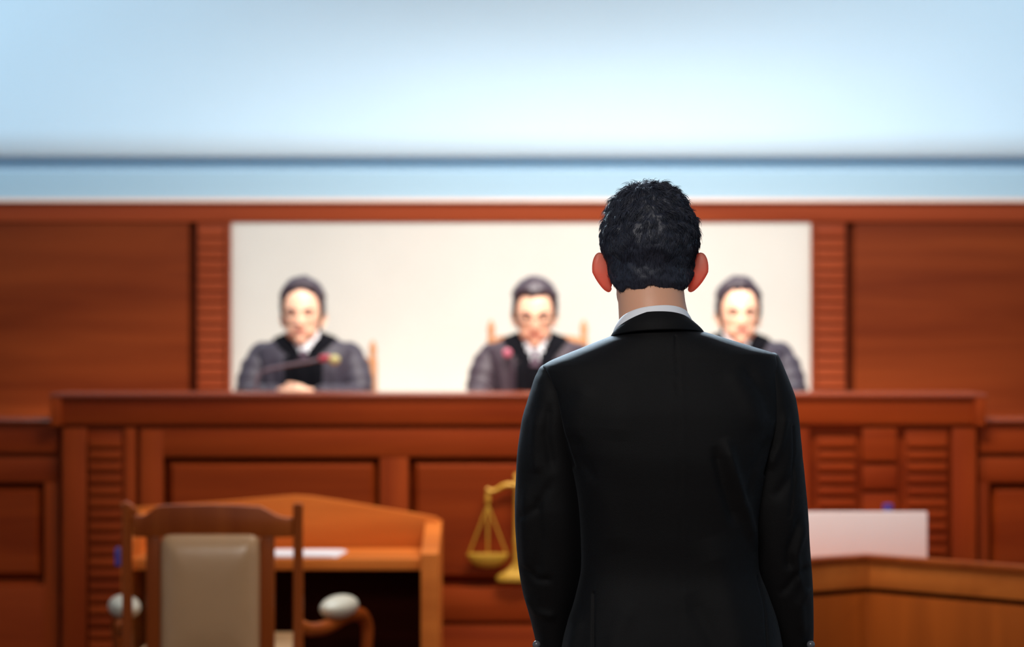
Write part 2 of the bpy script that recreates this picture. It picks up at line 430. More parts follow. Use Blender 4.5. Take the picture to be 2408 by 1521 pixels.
def head_surface(nu=112, nv=84, nape=False):
    th = (np.arange(nv)+.5)/nv*PI; ph = np.arange(nu)/nu*2*PI
    T, P = np.meshgrid(th, ph, indexing='ij')
    D = np.stack([np.sin(T)*np.sin(P), -np.sin(T)*np.cos(P), np.cos(T)], -1).reshape(-1, 3)   # phi=0 -> -Y, the face
    r, C = head_radius(D, None)
    if nape:
        E, Rr = np.array([0, .016, .084]), np.array([.0705, .078, .056]); o = (C-E)/Rr; d = D/Rr
        a = (d*d).sum(1); b = (d*o).sum(1); c = (o*o).sum()-1
        t = (-b+np.sqrt(np.maximum(b*b-a*c, 0)))/a; m = np.clip(D[:, 1]*3+.6, 0, 1); kk = .007; r = r*(1-m)+m*(kk*np.log(np.exp(r/kk)+np.exp(t/kk))-.002)
    V = C + D*r[:, None]
    x, y, z = V.T
    g = lambda cx, cz, sx, sz: np.exp(-((np.abs(x)-cx)/sx)**2-((z-cz)/sz)**2)
    f = np.clip(-D[:, 1]*2-.3, 0, 1)
    dy = np.zeros(len(x))
    t = np.clip((.122-z)/.044, 0, 1)
    ridge = np.exp(-(x/(.007+.006*t))**2)*np.where(z > .078, 1, np.exp(-((z-.078)/.006)**2))*np.where(z < .122, 1, np.exp(-((z-.122)/.012)**2))
    dy -= ridge*(.005+.017*t**1.3)
    dy -= g(.012, .080, .006, .006)*.007
    dy += g(.032, .116, .015, .009)*.009
    dy -= g(.028, .133, .024, .006)*.0035
    dy -= g(0, .0585, .022, .0045)*.0045 + g(0, .0475, .018, .005)*.005
    dy += g(0, .0528, .024, .0016)*.003
    dy -= g(0, .020, .016, .012)*.004
    dy -= g(.040, .090, .016, .014)*.003
    V[:, 1] += dy*f
    return V, D, (nv, nu), C

def grid_faces(nv, nu):
    F = [(i*nu+j, i*nu+(j+1) % nu, (i+1)*nu+(j+1) % nu, (i+1)*nu+j) for i in range(nv-1) for j in range(nu)]
    F.append(tuple(range(nu))[::-1]); F.append(tuple((nv-1)*nu+j for j in range(nu)))
    return F

def rotm(yaw=0, pitch=0, roll=0):
    return np.array(Matrix.Rotation(yaw, 3, 'Z') @ Matrix.Rotation(pitch, 3, 'X') @ Matrix.Rotation(roll, 3, 'Y'))

def place_head(V, pos, R, s=1.0):
    piv = np.array([0, .01, .05])
    return ((V-piv)*s) @ R.T + piv*s + np.array(pos)

HAIRLINE = [(0, .200), (30, .196), (48, .184), (62, .150), (72, .112), (82, .090), (92, .100), (104, .104), (116, .070), (130, .045), (180, .040)]
def hair_shell(hairline, T, nu=128, nv=96, fade=.012, nape=False, seed=0, clump=.004):
    V, D, (nv, nu), C = head_surface(nu, nv, nape)
    phi = np.degrees(np.abs(np.arctan2(D[:, 0], -D[:, 1])))
    h = np.interp(phi, [a for a, _ in hairline], [b for _, b in hairline])
    sgn = np.sign(D[:, 0])
    z = V[:, 2]
    nz = np.array([noise.noise(Vector((p[0]*60+seed, p[1]*60, p[2]*18))) for p in V])
    a = np.clip((z-h+nz*(.014 if nape else .008))/fade, 0, 1); a = a*a*(3-2*a)
    th = T(phi, z, sgn)
    n1 = np.array([noise.noise(Vector((p[0]*38+seed, p[1]*38, p[2]*38))) + .6*noise.noise(Vector((p[0]*85, p[1]*85+seed, p[2]*85))) for p in V])
    off = a*(th + n1*clump) - (1-a)*.005
    V = V + D*off[:, None]
    return V, D, a, grid_faces(nv, nu)

def ear(side, size=.034, splay=52):
    """ear shell in head coordinates; side +1 = +X"""
    na, nr = 36, 9; a_ = np.radians(splay)
    out = np.array([math.sin(a_), math.cos(a_), 0]); nrm = np.array([math.cos(a_), -math.sin(a_), 0]); up = np.array([0, .10, 1.0]); up /= np.linalg.norm(up)
    def surf(sgn):
        P = []
        for i in range(nr+1):
            s = i/nr
            for j in range(na):
                t = 2*PI*j/na; v = math.sin(t); u = math.cos(t)
                w = 1.0-.18*max(0, -v)**1.2
                uu = .0165+(.0185*u+.004*v*(u > -.5))*w*s; vv = .0335*v*s
                bowl = -.008*(1-s**2) + .004*s**6
                rim = .0014+.0024*math.exp(-((s-.90)/.11)**2) if sgn < 2 else 0
                edge = math.sqrt(max(0, 1-s**8))
                c = np.array([.069, .012, .094]) + out*(uu+min(0, vv)*.32)*size/.034 + up*vv*size/.034 + nrm*(bowl+sgn*rim*edge)
                P.append(c)
        return np.array(P)
    A, B = surf(1), surf(-1); V = np.concatenate([A, B]); n = len(A); F = []
    for base, fl in ((0, 0), (n, 1)):
        for i in range(nr):
            for j in range(na):
                q = (base+i*na+j, base+i*na+(j+1) % na, base+(i+1)*na+(j+1) % na, base+(i+1)*na+j)
                F.append(q[::-1] if fl else q)
    for j in range(na): F.append((nr*na+j, nr*na+(j+1) % na, n+nr*na+(j+1) % na, n+nr*na+j))
    if side < 0: V[:, 0] *= -1; F = [f[::-1] for f in F]
    return V, F

def hand(mb, wrist, fwd, thumb, palm, curl=.35, s=1.0):
    """palm, four fingers of different length and a thumb; fwd = towards the fingertips, thumb = thumb side, palm = palm normal"""
    w = Vector(wrist); f = Vector(fwd).normalized(); l = (Vector(thumb)-f*Vector(thumb).dot(f)).normalized(); p = Vector(palm)
    p = (p-f*p.dot(f)-l*p.dot(l)).normalized()
    rings = []
    for t, hw, ht in ((-.03, .024, .020), (0, .025, .019), (.02, .031, .017), (.045, .039, .0155), (.07, .042, .0145), (.088, .040, .0125), (.096, .034, .009)):
        c = w+f*t*s
        rings.append([tuple(c+l*hw*s*math.copysign(abs(math.cos(q))**.8, math.cos(q))+p*ht*s*math.copysign(abs(math.sin(q))**.8, math.sin(q))) for q in [2*PI*k/20 for k in range(20)]])
    mb.loft(rings)
    for off, ln, r in ((.0305, .068, .0088), (.0105, .077, .0092), (-.0100, .071, .0088), (-.0295, .055, .0078)):
        pos = w+f*.084*s+l*off*s; pts = [pos-f*.02*s, pos]; a = curl*.55; sp = off*.25
        for seg in (.46, .30, .24):
            dd = (f*math.cos(a)+p*math.sin(a)+l*sp*(1-a*.4)).normalized(); pos = pos+dd*ln*seg*s; pts.append(pos); a += curl
        mb.tube([tuple(q) for q in pts], [r*s*k for k in (1, 1, .97, .88, .74)], 12)
    b = w+f*.022*s+l*.024*s; d1 = (f*.75+l*.62+p*.25).normalized(); d2 = (f*.93+l*.28+p*.35).normalized()
    q1 = b+d1*.040*s; q2 = q1+d2*.030*s; q3 = q2+(d2+p*.25).normalized()*.024*s
    mb.tube([tuple(b), tuple(q1), tuple(q2), tuple(q3)], [.0135*s, .011*s, .0098*s, .0082*s], 12)

def finish_body(V, F, extra, root_args, skin, lipfn):
    """one mesh: remeshed body + ears and eyes with their own material slots"""
    F = list(F); mi = [0]*len(F); V = np.array(V)
    if lipfn is not None:
        for k, f in enumerate(F):
            if lipfn(V[list(f)].mean(0)): mi[k] = 3
    for (v, f, m) in extra:
        n = len(V); V = np.concatenate([V, v]); F += [tuple(i+n for i in q) for q in f]; mi += [m]*len(f)
    o = mk('person', (V, F), None, None, root_args, smooth=True, mats=[skin, M['ear'], M['eye'], M['lip'], M['white']], fix=False)
    if len(o.data.polygons) == len(mi): o.data.polygons.foreach_set('material_index', mi)
    return o

def patch(rings, keep, off, thick=.004, n_skip=0):
    """a thin cloth layer over part of a lofted surface: the faces that keep() accepts, lifted by off"""
    R = np.array(rings); m, n = R.shape[:2]; V = R.reshape(-1, 3)
    F = [(i*n+j, i*n+(j+1) % n, (i+1)*n+(j+1) % n, (i+1)*n+j) for i in range(m-1) for j in range(n)]
    N = vnormals(V, F); cen = V.mean(0)
    if ((V-cen)*N).sum() < 0: N = -N
    K = [f for f in F if keep(V[list(f)].mean(0))]
    if not K: return None
    used = sorted({i for f in K for i in f}); idx = {u: k for k, u in enumerate(used)}; nn = len(used)
    A = V[used]+N[used]*off; B = V[used]+N[used]*(off-thick)
    G = [tuple(idx[i] for i in f) for f in K]; out = list(G)+[tuple(i+nn for i in f[::-1]) for f in G]
    ed = {}
    for f in G:
        for a, b in zip(f, f[1:]+f[:1]): ed[(a, b)] = 1
    for (a, b) in ed:
        if (b, a) not in ed: out.append((b, a, a+nn, b+nn))
    return np.concatenate([A, B]), out

# ---- a seated judge in a robe, facing the camera
def judge(cx_px, head_px, label, robe_mat, d=9.85, yaw=0, pitch=0, T=None, hairline=HAIRLINE, glasses=False, badge=None, vdepth=853, hands='clasped', seed=0, lean=0, hs=1.05):
    k = d/FPX; xc = X(cx_px, d); Zj = lambda py: Z(py, d)
    seat_z = .74
    # torso rows: px row, half width px, depth back(camera side), depth front(away)
    rows = [(779, 26, .045, .045), (784, 41, .058, .055), (791, 60, .070, .065), (799, 78, .080, .078), (807, 98, .088, .085), (814, 112, .095, .090), (824, 121, .102, .094),
            (845, 120, .118, .100), (880, 118, .128, .105), (930, 114, .130, .105), (1000, 112, .135, .11), (1100, 112, .145, .12), (1210, 116, .15, .13)]
    fs = [smooth_interp(rows, q) for q in (1, 2, 3)]
    ys = list(np.linspace(779, 830, 30))+list(np.linspace(834, 1205, 60))
    def trings(sc=1.0, n=96):
        out = []
        for y in ys:
            hw = fs[0](y)*k*sc; wr = 0
            out.append(sring(xc-hw, xc+hw, d, fs[1](y)*sc, fs[2](y)*sc, Zj(y)-(0 if sc == 1 else .006), n, 2.3))
        return out
    TR = trings()
    # body
    b = MB()
    b.loft(trings(.86, 48))
    hz = Zj(head_px[1]) ; hx = X(head_px[0], d)                        # chin position
    Hd, D, (nv, nu), C = head_surface()
    R = rotm(yaw, pitch)
    hp = (hx, d-.035, hz)
    b.add(place_head(Hd, hp, R, hs), grid_faces(nv, nu))
    b.tube([(xc, d+.02, Zj(830)), (xc, d+.015, Zj(800)), (hx, d+.0, hz+.03), (hx, d-.01, hz+.08)], [.060, .056, .053, .050], 20)
    wz = TOPZ-.09
    if hands == 'clasped': W = [(xc-.062, 9.50, wz+.052), (xc+.062, 9.50, wz+.052)]
    else: W = [(xc-.215, 9.52, wz+.060), (xc+.20, 9.52, wz+.050)]
    arms = []
    for s, w in zip((-1, 1), W):
        sh = (xc+s*.160, d+.01, Zj(850)); el = (xc+s*.212, d-.07, wz+.050); 
        arms.append((sh, el, w))
        b.tube([sh, ((sh[0]+el[0])/2, d-.03, (sh[2]+el[2])/2), el, ((el[0]+w[0])/2, (el[1]+w[1])/2, (el[2]+w[2])/2+.005), w], [.040, .038, .036, .032, .025], 14)
        if hands == 'clasped': hand(b, w, (-s*.9, -.35, .0 if s < 0 else .22), (0, .55, .85), (-s*.1, .6, -.5), .50)
        else: hand(b, w, (-s*.35, -1, -.05), (-s, 0, .1), (0, 0, -1), .12)
    for s in (-1, 1):
        b.tube([(xc+s*.09, d-.02, seat_z+.09), (xc+s*.11, d-.38, seat_z+.08), (xc+s*.11, d-.40, .45), (xc+s*.11, d-.38, .36)], [.085, .062, .05, .035], 12)
    V, F = remesh(b, .0045, 3)
    Rt = np.array(R)
    piv = np.array([0, .01, .05])
    def inv(p): return ((p-np.array(hp)-piv*hs) @ Rt)/hs+piv
    def lip(p):
        q = inv(p); return q[1] < -.07 and abs(q[0]) < .023 and .0425 < q[2] < .062
    ex = []
    for s in (-1, 1):
        v, f = ear(s, .030, 30); ex.append((place_head(v, hp, R, hs), f, 0))
        e = MB().ellipsoid((s*.032, -.0750, .1155), (.0105, .0095, .0042)); v, f = e.arrays(); ex.append((place_head(v, hp, R, hs), f, 2))
    root = finish_body(V, F, ex, (xc, d, .30), M['skin_light'], lip)
    set_props(root, label, 'person', 'seated judges')
    # hair with eyebrows
    Tf = T or (lambda phi, z, sgn: np.where(z > .17, .020, .013)+.006*(phi < 60))
    v, D_, a, f = hair_shell(hairline, Tf, 96, 72, .010, seed=seed)
    hm = MB().add(place_head(v, hp, R, hs), f)
    for s in (-1, 1):
        bv = MB().tube([(s*.016, -.091, .131), (s*.030, -.088, .136), (s*.046, -.077, .132)], [.0030, .0034, .002], 8).arrays()
        hm.add(place_head(bv[0], hp, R, hs), bv[1])
    mk('hair', hm, M['hair_judge'], root, smooth=True)
    # robe: torso, skirt over the lap, wide sleeves
    def wrinkle(V, amp, sc, seed=0):
        F_ = None; return V
    rb_ = MB(); TW = []
    for r in TR:
        TW.append([(p[0], p[1]+(.006*math.sin(p[0]*95+p[2]*9+seed) if p[1] < d else 0)*min(1, max(0, (Zj(830)-p[2])*12)), p[2]) for p in r])
    rb_.loft(TW)
    robe = mk('robe', rb_, robe_mat, root, smooth=True)
    lap = MB()
    lap.loft([sring(xc-.19-q*.03, xc+.19+q*.03, d-.16, .10+q*.20, .30-.02*q, zz, 64, 3) for zz, q in ((seat_z+.25, .2), (seat_z+.20, .7), (seat_z+.12, 1), (seat_z+.01, 1.05), (.62, 1.0), (.36, 1.1))])
    mk('robe_skirt', lap, robe_mat, robe, smooth=True)
    for s, (sh, el, w) in zip((-1, 1), arms):
        sv = MB(); P = []
        A = Vector(sh)+Vector((s*.004, 0, .018)); E = Vector(el); Wv = Vector(w); ctrl = []
        for t in np.linspace(0, 1, 14): ctrl.append(A.lerp(E, t)+Vector((s*.010*math.sin(t*PI), 0, 0)))
        for t in np.linspace(.12, .80, 10): ctrl.append(E.lerp(Wv, t)+Vector((0, 0, .006)))
        L = len(ctrl); rad = []
        for i in range(L):
            t = i/(L-1); rad.append(np.interp(t, [0, .15, .45, .6, .8, 1], [.058, .064, .058, .052, .048, .050])*(1+.05*math.sin(i*1.7+seed)))
        # keep the sleeve clear of the worktop
        sv.tube([tuple(c) for c in ctrl], rad, 20)
        v, f = sv.arrays(); v[:, 2] = np.where((v[:, 1] < 9.68) & (v[:, 2] < wz+.003), wz+.003, v[:, 2])
        mk('sleeve', (v, f), robe_mat, robe, smooth=True)
    # black velvet facings either side of the V, white shirt inside it, tie
    zt, zv = Zj(786), Zj(vdepth)
    def vw(z): return max(0, min(1, (z-zv)/(zt-zv)))**.85*.058
    def is_front(p): return p[1] < d-.01
    fw = .070
    def facing(p):
        w = vw(p[2]); a_ = abs(p[0]-xc)
        if not is_front(p): return False
        if p[2] > zv: return w <= a_ < w+fw*(.75+.35*(p[2]-zv)/(zt-zv))
        return a_ < .074
    pv = patch(TW, facing, .006, .008); 
    if pv: mk('velvet_facing', pv, M['velvet'], robe, smooth=True)
    sp = patch(TW, lambda p: is_front(p) and abs(p[0]-xc) < vw(p[2])+.004 and p[2] > zv-.002, .003, .006)
    if sp: mk('shirt_front', sp, M['white'], root, smooth=True)
    cl = MB()
    yk = d-.085
    for s in (-1, 1):
        tri = [(xc+s*.004, Zj(822)), (xc+s*.030, Zj(842)), (xc+s*.060, Zj(806)), (xc+s*.056, Zj(786)), (xc+s*.040, Zj(793))]
        m_ = MB().prism(tri, yk-.018, yk-.008, 'y', .001); v, f = m_.arrays()
        v[:, 1] += (np.abs(v[:, 0]-xc)/.06)**2*.035 - .016*np.clip((Zj(800)-v[:, 2])/.06, 0, 1)
        cl.add(v, f)
    mk('shirt_collar', cl, M['white'], root)
    tm = MB().prism([(xc-.013, Zj(822)), (xc+.013, Zj(822)), (xc+.010, Zj(831)), (xc+.020, Zj(vdepth+4)), (xc-.020, Zj(vdepth+4)), (xc-.010, Zj(831))], yk-.034, yk-.022, 'y', .002)
    v, f = tm.arrays(); v[:, 1] -= np.clip((Zj(826)-v[:, 2])*.35, 0, .03); mk('necktie', (v, f), M['tie'], root)
    if badge:
        bx_, bz_ = X(badge[0], d-.12), Z(badge[1], d-.12)
        mk('badge', MB().ellipsoid((bx_, d-.125, bz_), (.018, .008, .018)), M['pink'], robe, smooth=True)
    if glasses:
        g = MB()
        for s in (-1, 1):
            g.tube([tuple(q) for q in [(s*.032+.022*math.cos(t), -.104, .113+.014*math.sin(t)) for t in np.linspace(0, 2*PI, 20)]], .0016, 6)
            g.tube([(s*.054, -.103, .116), (s*.074, -.06, .116), (s*.078, .005, .112)], .0014, 6)
        g.tube([(-.010, -.106, .117), (.010, -.106, .117)], .0015, 6)
        v, f = g.arrays(); mk('eyeglasses', (place_head(v, hp, R, hs), f), M['black'], root, smooth=True)
    for s in (-1, 1):
        mk('shoe', MB().ellipsoid((xc+s*.11, d-.44, .345), (.045, .13, .042)), M['shoe'], root, smooth=True)
    return root

hl_center = [(0, .188), (20, .186), (42, .186), (58, .160), (70, .118), (82, .094), (92, .100), (104, .104), (116, .070), (130, .045), (180, .040)]
judge(719, (713, 813), 'seated judge in charcoal robe with black velvet front, leftmost behind the bench microphone', M['robe'], yaw=-.03, seed=1, vdepth=838)
judge(1258, (1257, 811), 'seated judge in plum black robe with glasses and pink badge, middle of the bench', M['robe_warm'], yaw=.0, pitch=.16, hairline=hl_center, glasses=True, badge=(1193, 830), seed=4, hands='apart', vdepth=856)
judge(1732, (1735, 812), 'seated judge in dark robe half hidden behind the standing man in suit', M['robe'], yaw=.04, seed=8, vdepth=853)

# ---- judges' chairs, pale wooden posts with pointed tops
def judge_chair(cx_px, top_px, label):
    d = 10.13; xc = X(cx_px, d); zt = Z(top_px, d)
    c = empty('high_back_chair', (xc, d, .30), label, 'chair', 'chairs behind the bench')
    def L(mb): return mb
    for s in (-1, 1):
        x = xc+s*.184
        p = MB().lathe([(.004, zt-.30), (.010, zt-.312), (.016, zt-.335), (.012, zt-.365), (.017, zt-.38), (.018, zt-.50), (.018, .46), (.016, .02), (.012, 0)], (x, d, .30), 16)
        mk('back_post', p, M['wood_oak'], c)
        mk('leg', MB().box(x-.018, x+.018, d-.50, d-.46, .30, .72, .005), M['wood_oak'], c)
        mk('armrest', MB().tube([(x, d-.02, .95), (x+s*.05, d-.18, .97), (x+s*.05, d-.36, .96), (x+s*.02, d-.46, .93), (x, d-.47, .72)], .017, 10), M['wood_oak'], c, smooth=True)
    zr = zt-.068
    top = [(xc-.18, zr-.12), (xc-.18, zr-.015)]+[(xc+t*.36-.18, zr+.012*math.sin(t*PI)) for t in np.linspace(.06, .94, 12)]+[(xc+.18, zr-.015), (xc+.18, zr-.12)]
    mk('crest_rail', MB().prism(top, d-.014, d+.014, 'y', .004), M['wood_oak'], c)
    mk('back_pad', MB().box(xc-.14, xc+.14, d-.022, d+.022, .86, zr-.12, .014), M['leather'], c)
    mk('seat', MB().box(xc-.21, xc+.21, d-.50, d+.01, .68, .74, .02), M['leather'], c)
    return c
judge_chair(1264, 752, 'tall pale wooden chair whose two pointed posts flank the middle judge')
judge_chair(768, 800, 'pale wooden chair with one post showing beside the leftmost judge')
judge_chair(1728, 830, 'wooden chair behind the right judge near the standing man in suit')

# ---- gooseneck microphone in front of the left judge
wz = TOPZ-.09
mx_, md = X(598, 9.46), 9.46
mic = empty('microphone', (mx_, md, wz), 'thin gooseneck microphone with red ring in front of the leftmost judge', 'microphone')
mk('base', MB().lathe([(.004, 0), (.045, 0), (.047, .008), (.040, .016), (.012, .022), (.008, .03)], (mx_, md, wz), 24), M['black'], mic)
gp = [(mx_, md, wz+.02), (mx_, md, wz+.045), (X(606, md), md, Z(878, md)), (X(632, md), md, Z(868, md)), (X(680, md), md-.01, Z(858, md)), (X(730, md), md-.02, Z(850, md)), (X(762, md), md-.025, Z(843, md))]
mk('gooseneck', MB().tube(gp, .0062, 10), M['grey'], mic, smooth=True)
mk('red_ring', MB().tube([(X(758, md), md-.025, Z(843, md)), (X(772, md), md-.026, Z(841, md))], .0125, 14), M['red'], mic, smooth=True)
mk('foam_head', MB().ellipsoid((X(787, md), md-.028, Z(846, md)), (.022, .017, .019)), M['foam'], mic, smooth=True)

# ------------------------------------------------------------------ the standing man, seen from behind
MD = 4.6
def xm(p): return X(p, MD)
def zm(p): return Z(p, MD)
LT = [(735, 1500), (764, 1485), (770, 1476), (776, 1462), (782, 1450), (788, 1440), (802, 1405), (816, 1371), (828, 1341), (840, 1312), (850, 1290), (860, 1276), (872, 1270), (900, 1274), (940, 1284), (980, 1294), (1050, 1314), (1090, 1332), (1150, 1348), (1250, 1360), (1330, 1364), (1400, 1352), (1460, 1336), (1521, 1322), (1600, 1312), (1690, 1306)]
RT = [(735, 1592), (764, 1606), (768, 1619), (772, 1634), (778, 1652), (784, 1672), (794, 1704), (805, 1739), (818, 1781), (827, 1810), (833, 1824), (845, 1834), (870, 1842), (900, 1845), (960, 1840), (1040, 1822), (1100, 1805), (1160, 1791), (1250, 1780), (1330, 1782), (1400, 1806), (1460, 1828), (1521, 1842), (1600, 1852), (1690, 1858)]
DB = [(735, .054, .03), (764, .066, .04), (775, .078, .05), (790, .088, .06), (805, .095, .07), (825, .102, .08), (850, .108, .085), (900, .124, .095), (980, .138, .11), (1060, .140, .12), (1150, .132, .125), (1250, .120, .125), (1340, .112, .12), (1420, .122, .12), (1521, .135, .125), (1690, .140, .13)]
fL, fR, fB, fF = smooth_interp(LT, 1), smooth_interp(RT, 1), smooth_interp(DB, 1), smooth_interp(DB, 2)
# rows spaced along the outline
ys = list(np.concatenate([np.linspace(735, 790, 30), np.linspace(791, 880, 70), np.linspace(882, 1688, 250)]))
def jrings(sc=1.0, n=420, dz=0, rows=ys):
    out = []
    for y in rows:
        l, r = xm(fL(y)), xm(fR(y)); c = (l+r)/2; h = (r-l)/2*sc
        p = 2.25+.5*min(1, max(0, (y-800)/200))
        out.append(sring(c-h, c+h, MD+.005, fB(y)*sc, fF(y)*sc, zm(y)+dz, n, p))
    return out

def seg_dist(px, py, a, b):
    ax, ay = a; bx, by = b; dx, dy = bx-ax, by-ay
    t = np.clip(((px-ax)*dx+(py-ay)*dy)/(dx*dx+dy*dy), 0, 1)
    return np.hypot(px-ax-t*dx, py-ay-t*dy), t

def folds(V, N, items, back=True):
    """ridges and grooves of the cloth along polylines given in the frame's pixel grid; width in px, height in mm"""
    px = V[:, 0]/MD*FPX+CX; py = (CAMZ-V[:, 2])/MD*FPX+CY
    off = np.zeros(len(V)); sel = (V[:, 1] < MD+.02) if back else np.ones(len(V), bool)
    for pts, w, hgt in items:
        best = np.full(len(V), 1e9); tt = np.zeros(len(V)); n = len(pts)-1
        for i in range(n):
            dd, t = seg_dist(px, py, pts[i], pts[i+1]); m = dd < best
            best = np.where(m, dd, best); tt = np.where(m, (i+t)/n, tt)
        taper = np.clip(np.minimum(tt, 1-tt)*6, 0, 1) if w > 5 else 1
        off += np.exp(-(best/w)**2)*hgt/1000*taper
    return V+N*(off*sel)[:, None]

JR = jrings()
jm = MB().loft(JR); JV, JF = jm.arrays()
N = vnormals(JV, JF)
if ((JV-JV.mean(0))*N).sum() < 0: N = -N
nz = np.array([noise.noise(Vector((v[0]*5.0, v[1]*5+2, v[2]*2.6)))*.0055+noise.noise(Vector((v[0]*14, v[1]*9, v[2]*7)))*.0015 for v in JV])
damp = np.clip((1.42-JV[:, 2])/.12, .15, 1)
JV = JV+N*(nz*damp)[:, None]
seam_c = [(1582, 790), (1584, 900), (1588, 1000), (1590, 1200), (1592, 1400), (1592, 1690)]
JV = folds(JV, N, [
    (seam_c, 2.6, -2.2), (seam_c, 12, 1.0),
    ([(1392, 1385), (1391, 1450), (1390, 1690)], 3.0, -4.0),
    ([(1776, 1350), (1790, 1420), (1796, 1690)], 3.0, -3.0),
    ([(1690, 1020), (1712, 1100), (1742, 1190), (1770, 1290)], 13, 9.0),
    ([(1668, 1040), (1688, 1130), (1722, 1230)], 12, -6.0),
    ([(1800, 1020), (1760, 1100), (1745, 1180)], 12, -5),
    ([(1700, 860), (1745, 930), (1775, 1010)], 22, 4), ([(1735, 850), (1790, 930), (1806, 990)], 14, -4),
    ([(1660, 1250), (1690, 1350), (1720, 1480), (1730, 1600)], 34, 6), ([(1610, 1380), (1660, 1480), (1690, 1600)], 20, -4),
    ([(1380, 900), (1350, 970), (1345, 1040)], 22, 4), ([(1335, 1000), (1360, 1070), (1400, 1130)], 13, -4),
    ([(1372, 1090), (1420, 1180), (1450, 1290)], 30, 2.5), ([(1279, 868), (1302, 920), (1314, 980), (1332, 1050), (1346, 1092)], 4, -3.5), ([(1826, 838), (1831, 900), (1829, 960), (1811, 1040), (1792, 1110)], 4, -3.5),
    ([(1360, 1440), (1345, 1500), (1340, 1600)], 13, 6), ([(1480, 1400), (1440, 1480), (1430, 1600)], 20, 3),
    ([(1470, 880), (1450, 950), (1445, 1030)], 34, 2)])

# body under the clothes, one mesh: head, neck, trunk, arms, hands, legs
SHL, SHR = (1322, 905), (1790, 880)
armL = [(xm(1335), MD+.01, zm(950)), (xm(1292), MD+.015, zm(1060)), (xm(1287), MD+.02, zm(1215)), (xm(1296), MD-.0+.05, zm(1400)), (xm(1310), MD+.085, zm(1600))]
armR = [(xm(1778), MD+.01, zm(930)), (xm(1815), MD+.015, zm(1060)), (xm(1830), MD+.02, zm(1215)), (xm(1845), MD+.05, zm(1400)), (xm(1858), MD+.085, zm(1600))]
b = MB()
b.loft(jrings(.80, 64, -.02, rows=list(np.linspace(772, 900, 24))+list(np.linspace(910, 1560, 40))))
Hd, D, (nv, nu), C = head_surface(128, 96)
RM = rotm(PI, 0)                                            # faces away from the camera
HX, HZ = xm(1531), 1.463; HS = 1.02
hp = (HX, MD+.035, HZ)
def ph(v): return place_head(v, hp, RM, HS)
b.add(ph(Hd), grid_faces(nv, nu))
b.tube([(xm(1542), MD-.0, zm(850)), (xm(1542), MD+.002, zm(780)), (xm(1534), MD+.013, zm(720)), (xm(1531), MD+.026, zm(670)), (xm(1531), MD+.03, zm(600))], [.082, .0655, .0610, .060, .056], 32)
for s, arm in ((-1, armL), (1, armR)):
    b.tube(arm, [.045, .040, .035, .030, .025], 16)
    w = arm[-1]; hand(b, (w[0], w[1]+.006, w[2]-.02), (0, .12, -1), (0, 1, .05), (-s, 0, 0), .30)
for s in (-1, 1):
    xh = xm(1580)+s*.078
    b.tube([(xh, MD+.0, .92), (xh+s*.01, MD, .50), (xh+s*.012, MD-.01, .30), (xh+s*.012, MD-.01, .09)], [.066, .054, .050, .036], 18)
    b.tube([(xh+s*.012, MD-.03, .055), (xh+s*.02, MD+.08, .05), (xh+s*.025, MD+.15, .045)], [.036, .036, .030], 12)
V, F = remesh(b, .004, 4)
ex = []
for s in (-1, 1):
    v, f = ear(s, .036, 60); v = v.copy(); ex.append((ph(v), f, 1))
    e = MB().ellipsoid((s*.032, -.0775, .1155), (.0125, .010, .006)).arrays(); ex.append((ph(e[0]), e[1], 2))
piv = np.array([0, .01, .05])
def lipm(p):
    q = ((p-np.array(hp)-piv*HS) @ RM)/HS+piv; return q[1] < -.07 and abs(q[0]) < .023 and .0425 < q[2] < .062
man = finish_body(V, F, ex, (xm(1582), MD, 0), M['skin'], lipm)
set_props(man, 'man in black suit with white shirt collar standing with his back to us', 'person')

# hair: volume plus thousands of short curling locks
HLM = [(0, .200), (30, .196), (50, .182), (64, .140), (75, .108), (88, .100), (100, .112), (112, .084), (122, .058), (145, .048), (180, .056)]
def TM(phi, z, sgn):
    t = np.clip((z-.06)/.07, 0, 1); low = .0015+.0115*t**1.1
    top = np.clip((z-.17)/.05, 0, 1); b_ = np.clip(1-np.abs(z-.160)/.05, 0, 1)
    return low+.010*top+.004*b_
hv, hD, ha, hf = hair_shell(HLM, TM, 220, 170, .012, nape=True, seed=3, clump=.0030)
zz = hv[:, 2]; lump = np.array([noise.cell(Vector((0, 0, 0)))*0+noise.noise(Vector((p[0]*70, p[1]*70, p[2]*70)))+.5*noise.noise(Vector((p[0]*150, p[1]*150, p[2]*150))) for p in hv])
hv = hv+hD*(lump*.0060*np.clip((zz-.12)/.07, 0, 1)*ha)[:, None]
hm = MB().add(ph(hv), hf)
Vh = []; Fh = []; cnt = 0
hN = vnormals(hv, hf)
if ((hv-hv.mean(0))*hN).sum() < 0: hN = -hN
cand = np.where(ha > .12)[0]
area_w = np.sqrt(np.maximum(1e-6, 1-hD[cand, 2]**2)); area_w /= area_w.sum()
whorl = np.array([.012, .045, .25])
pick = np.random.choice(cand, 22000, p=area_w)
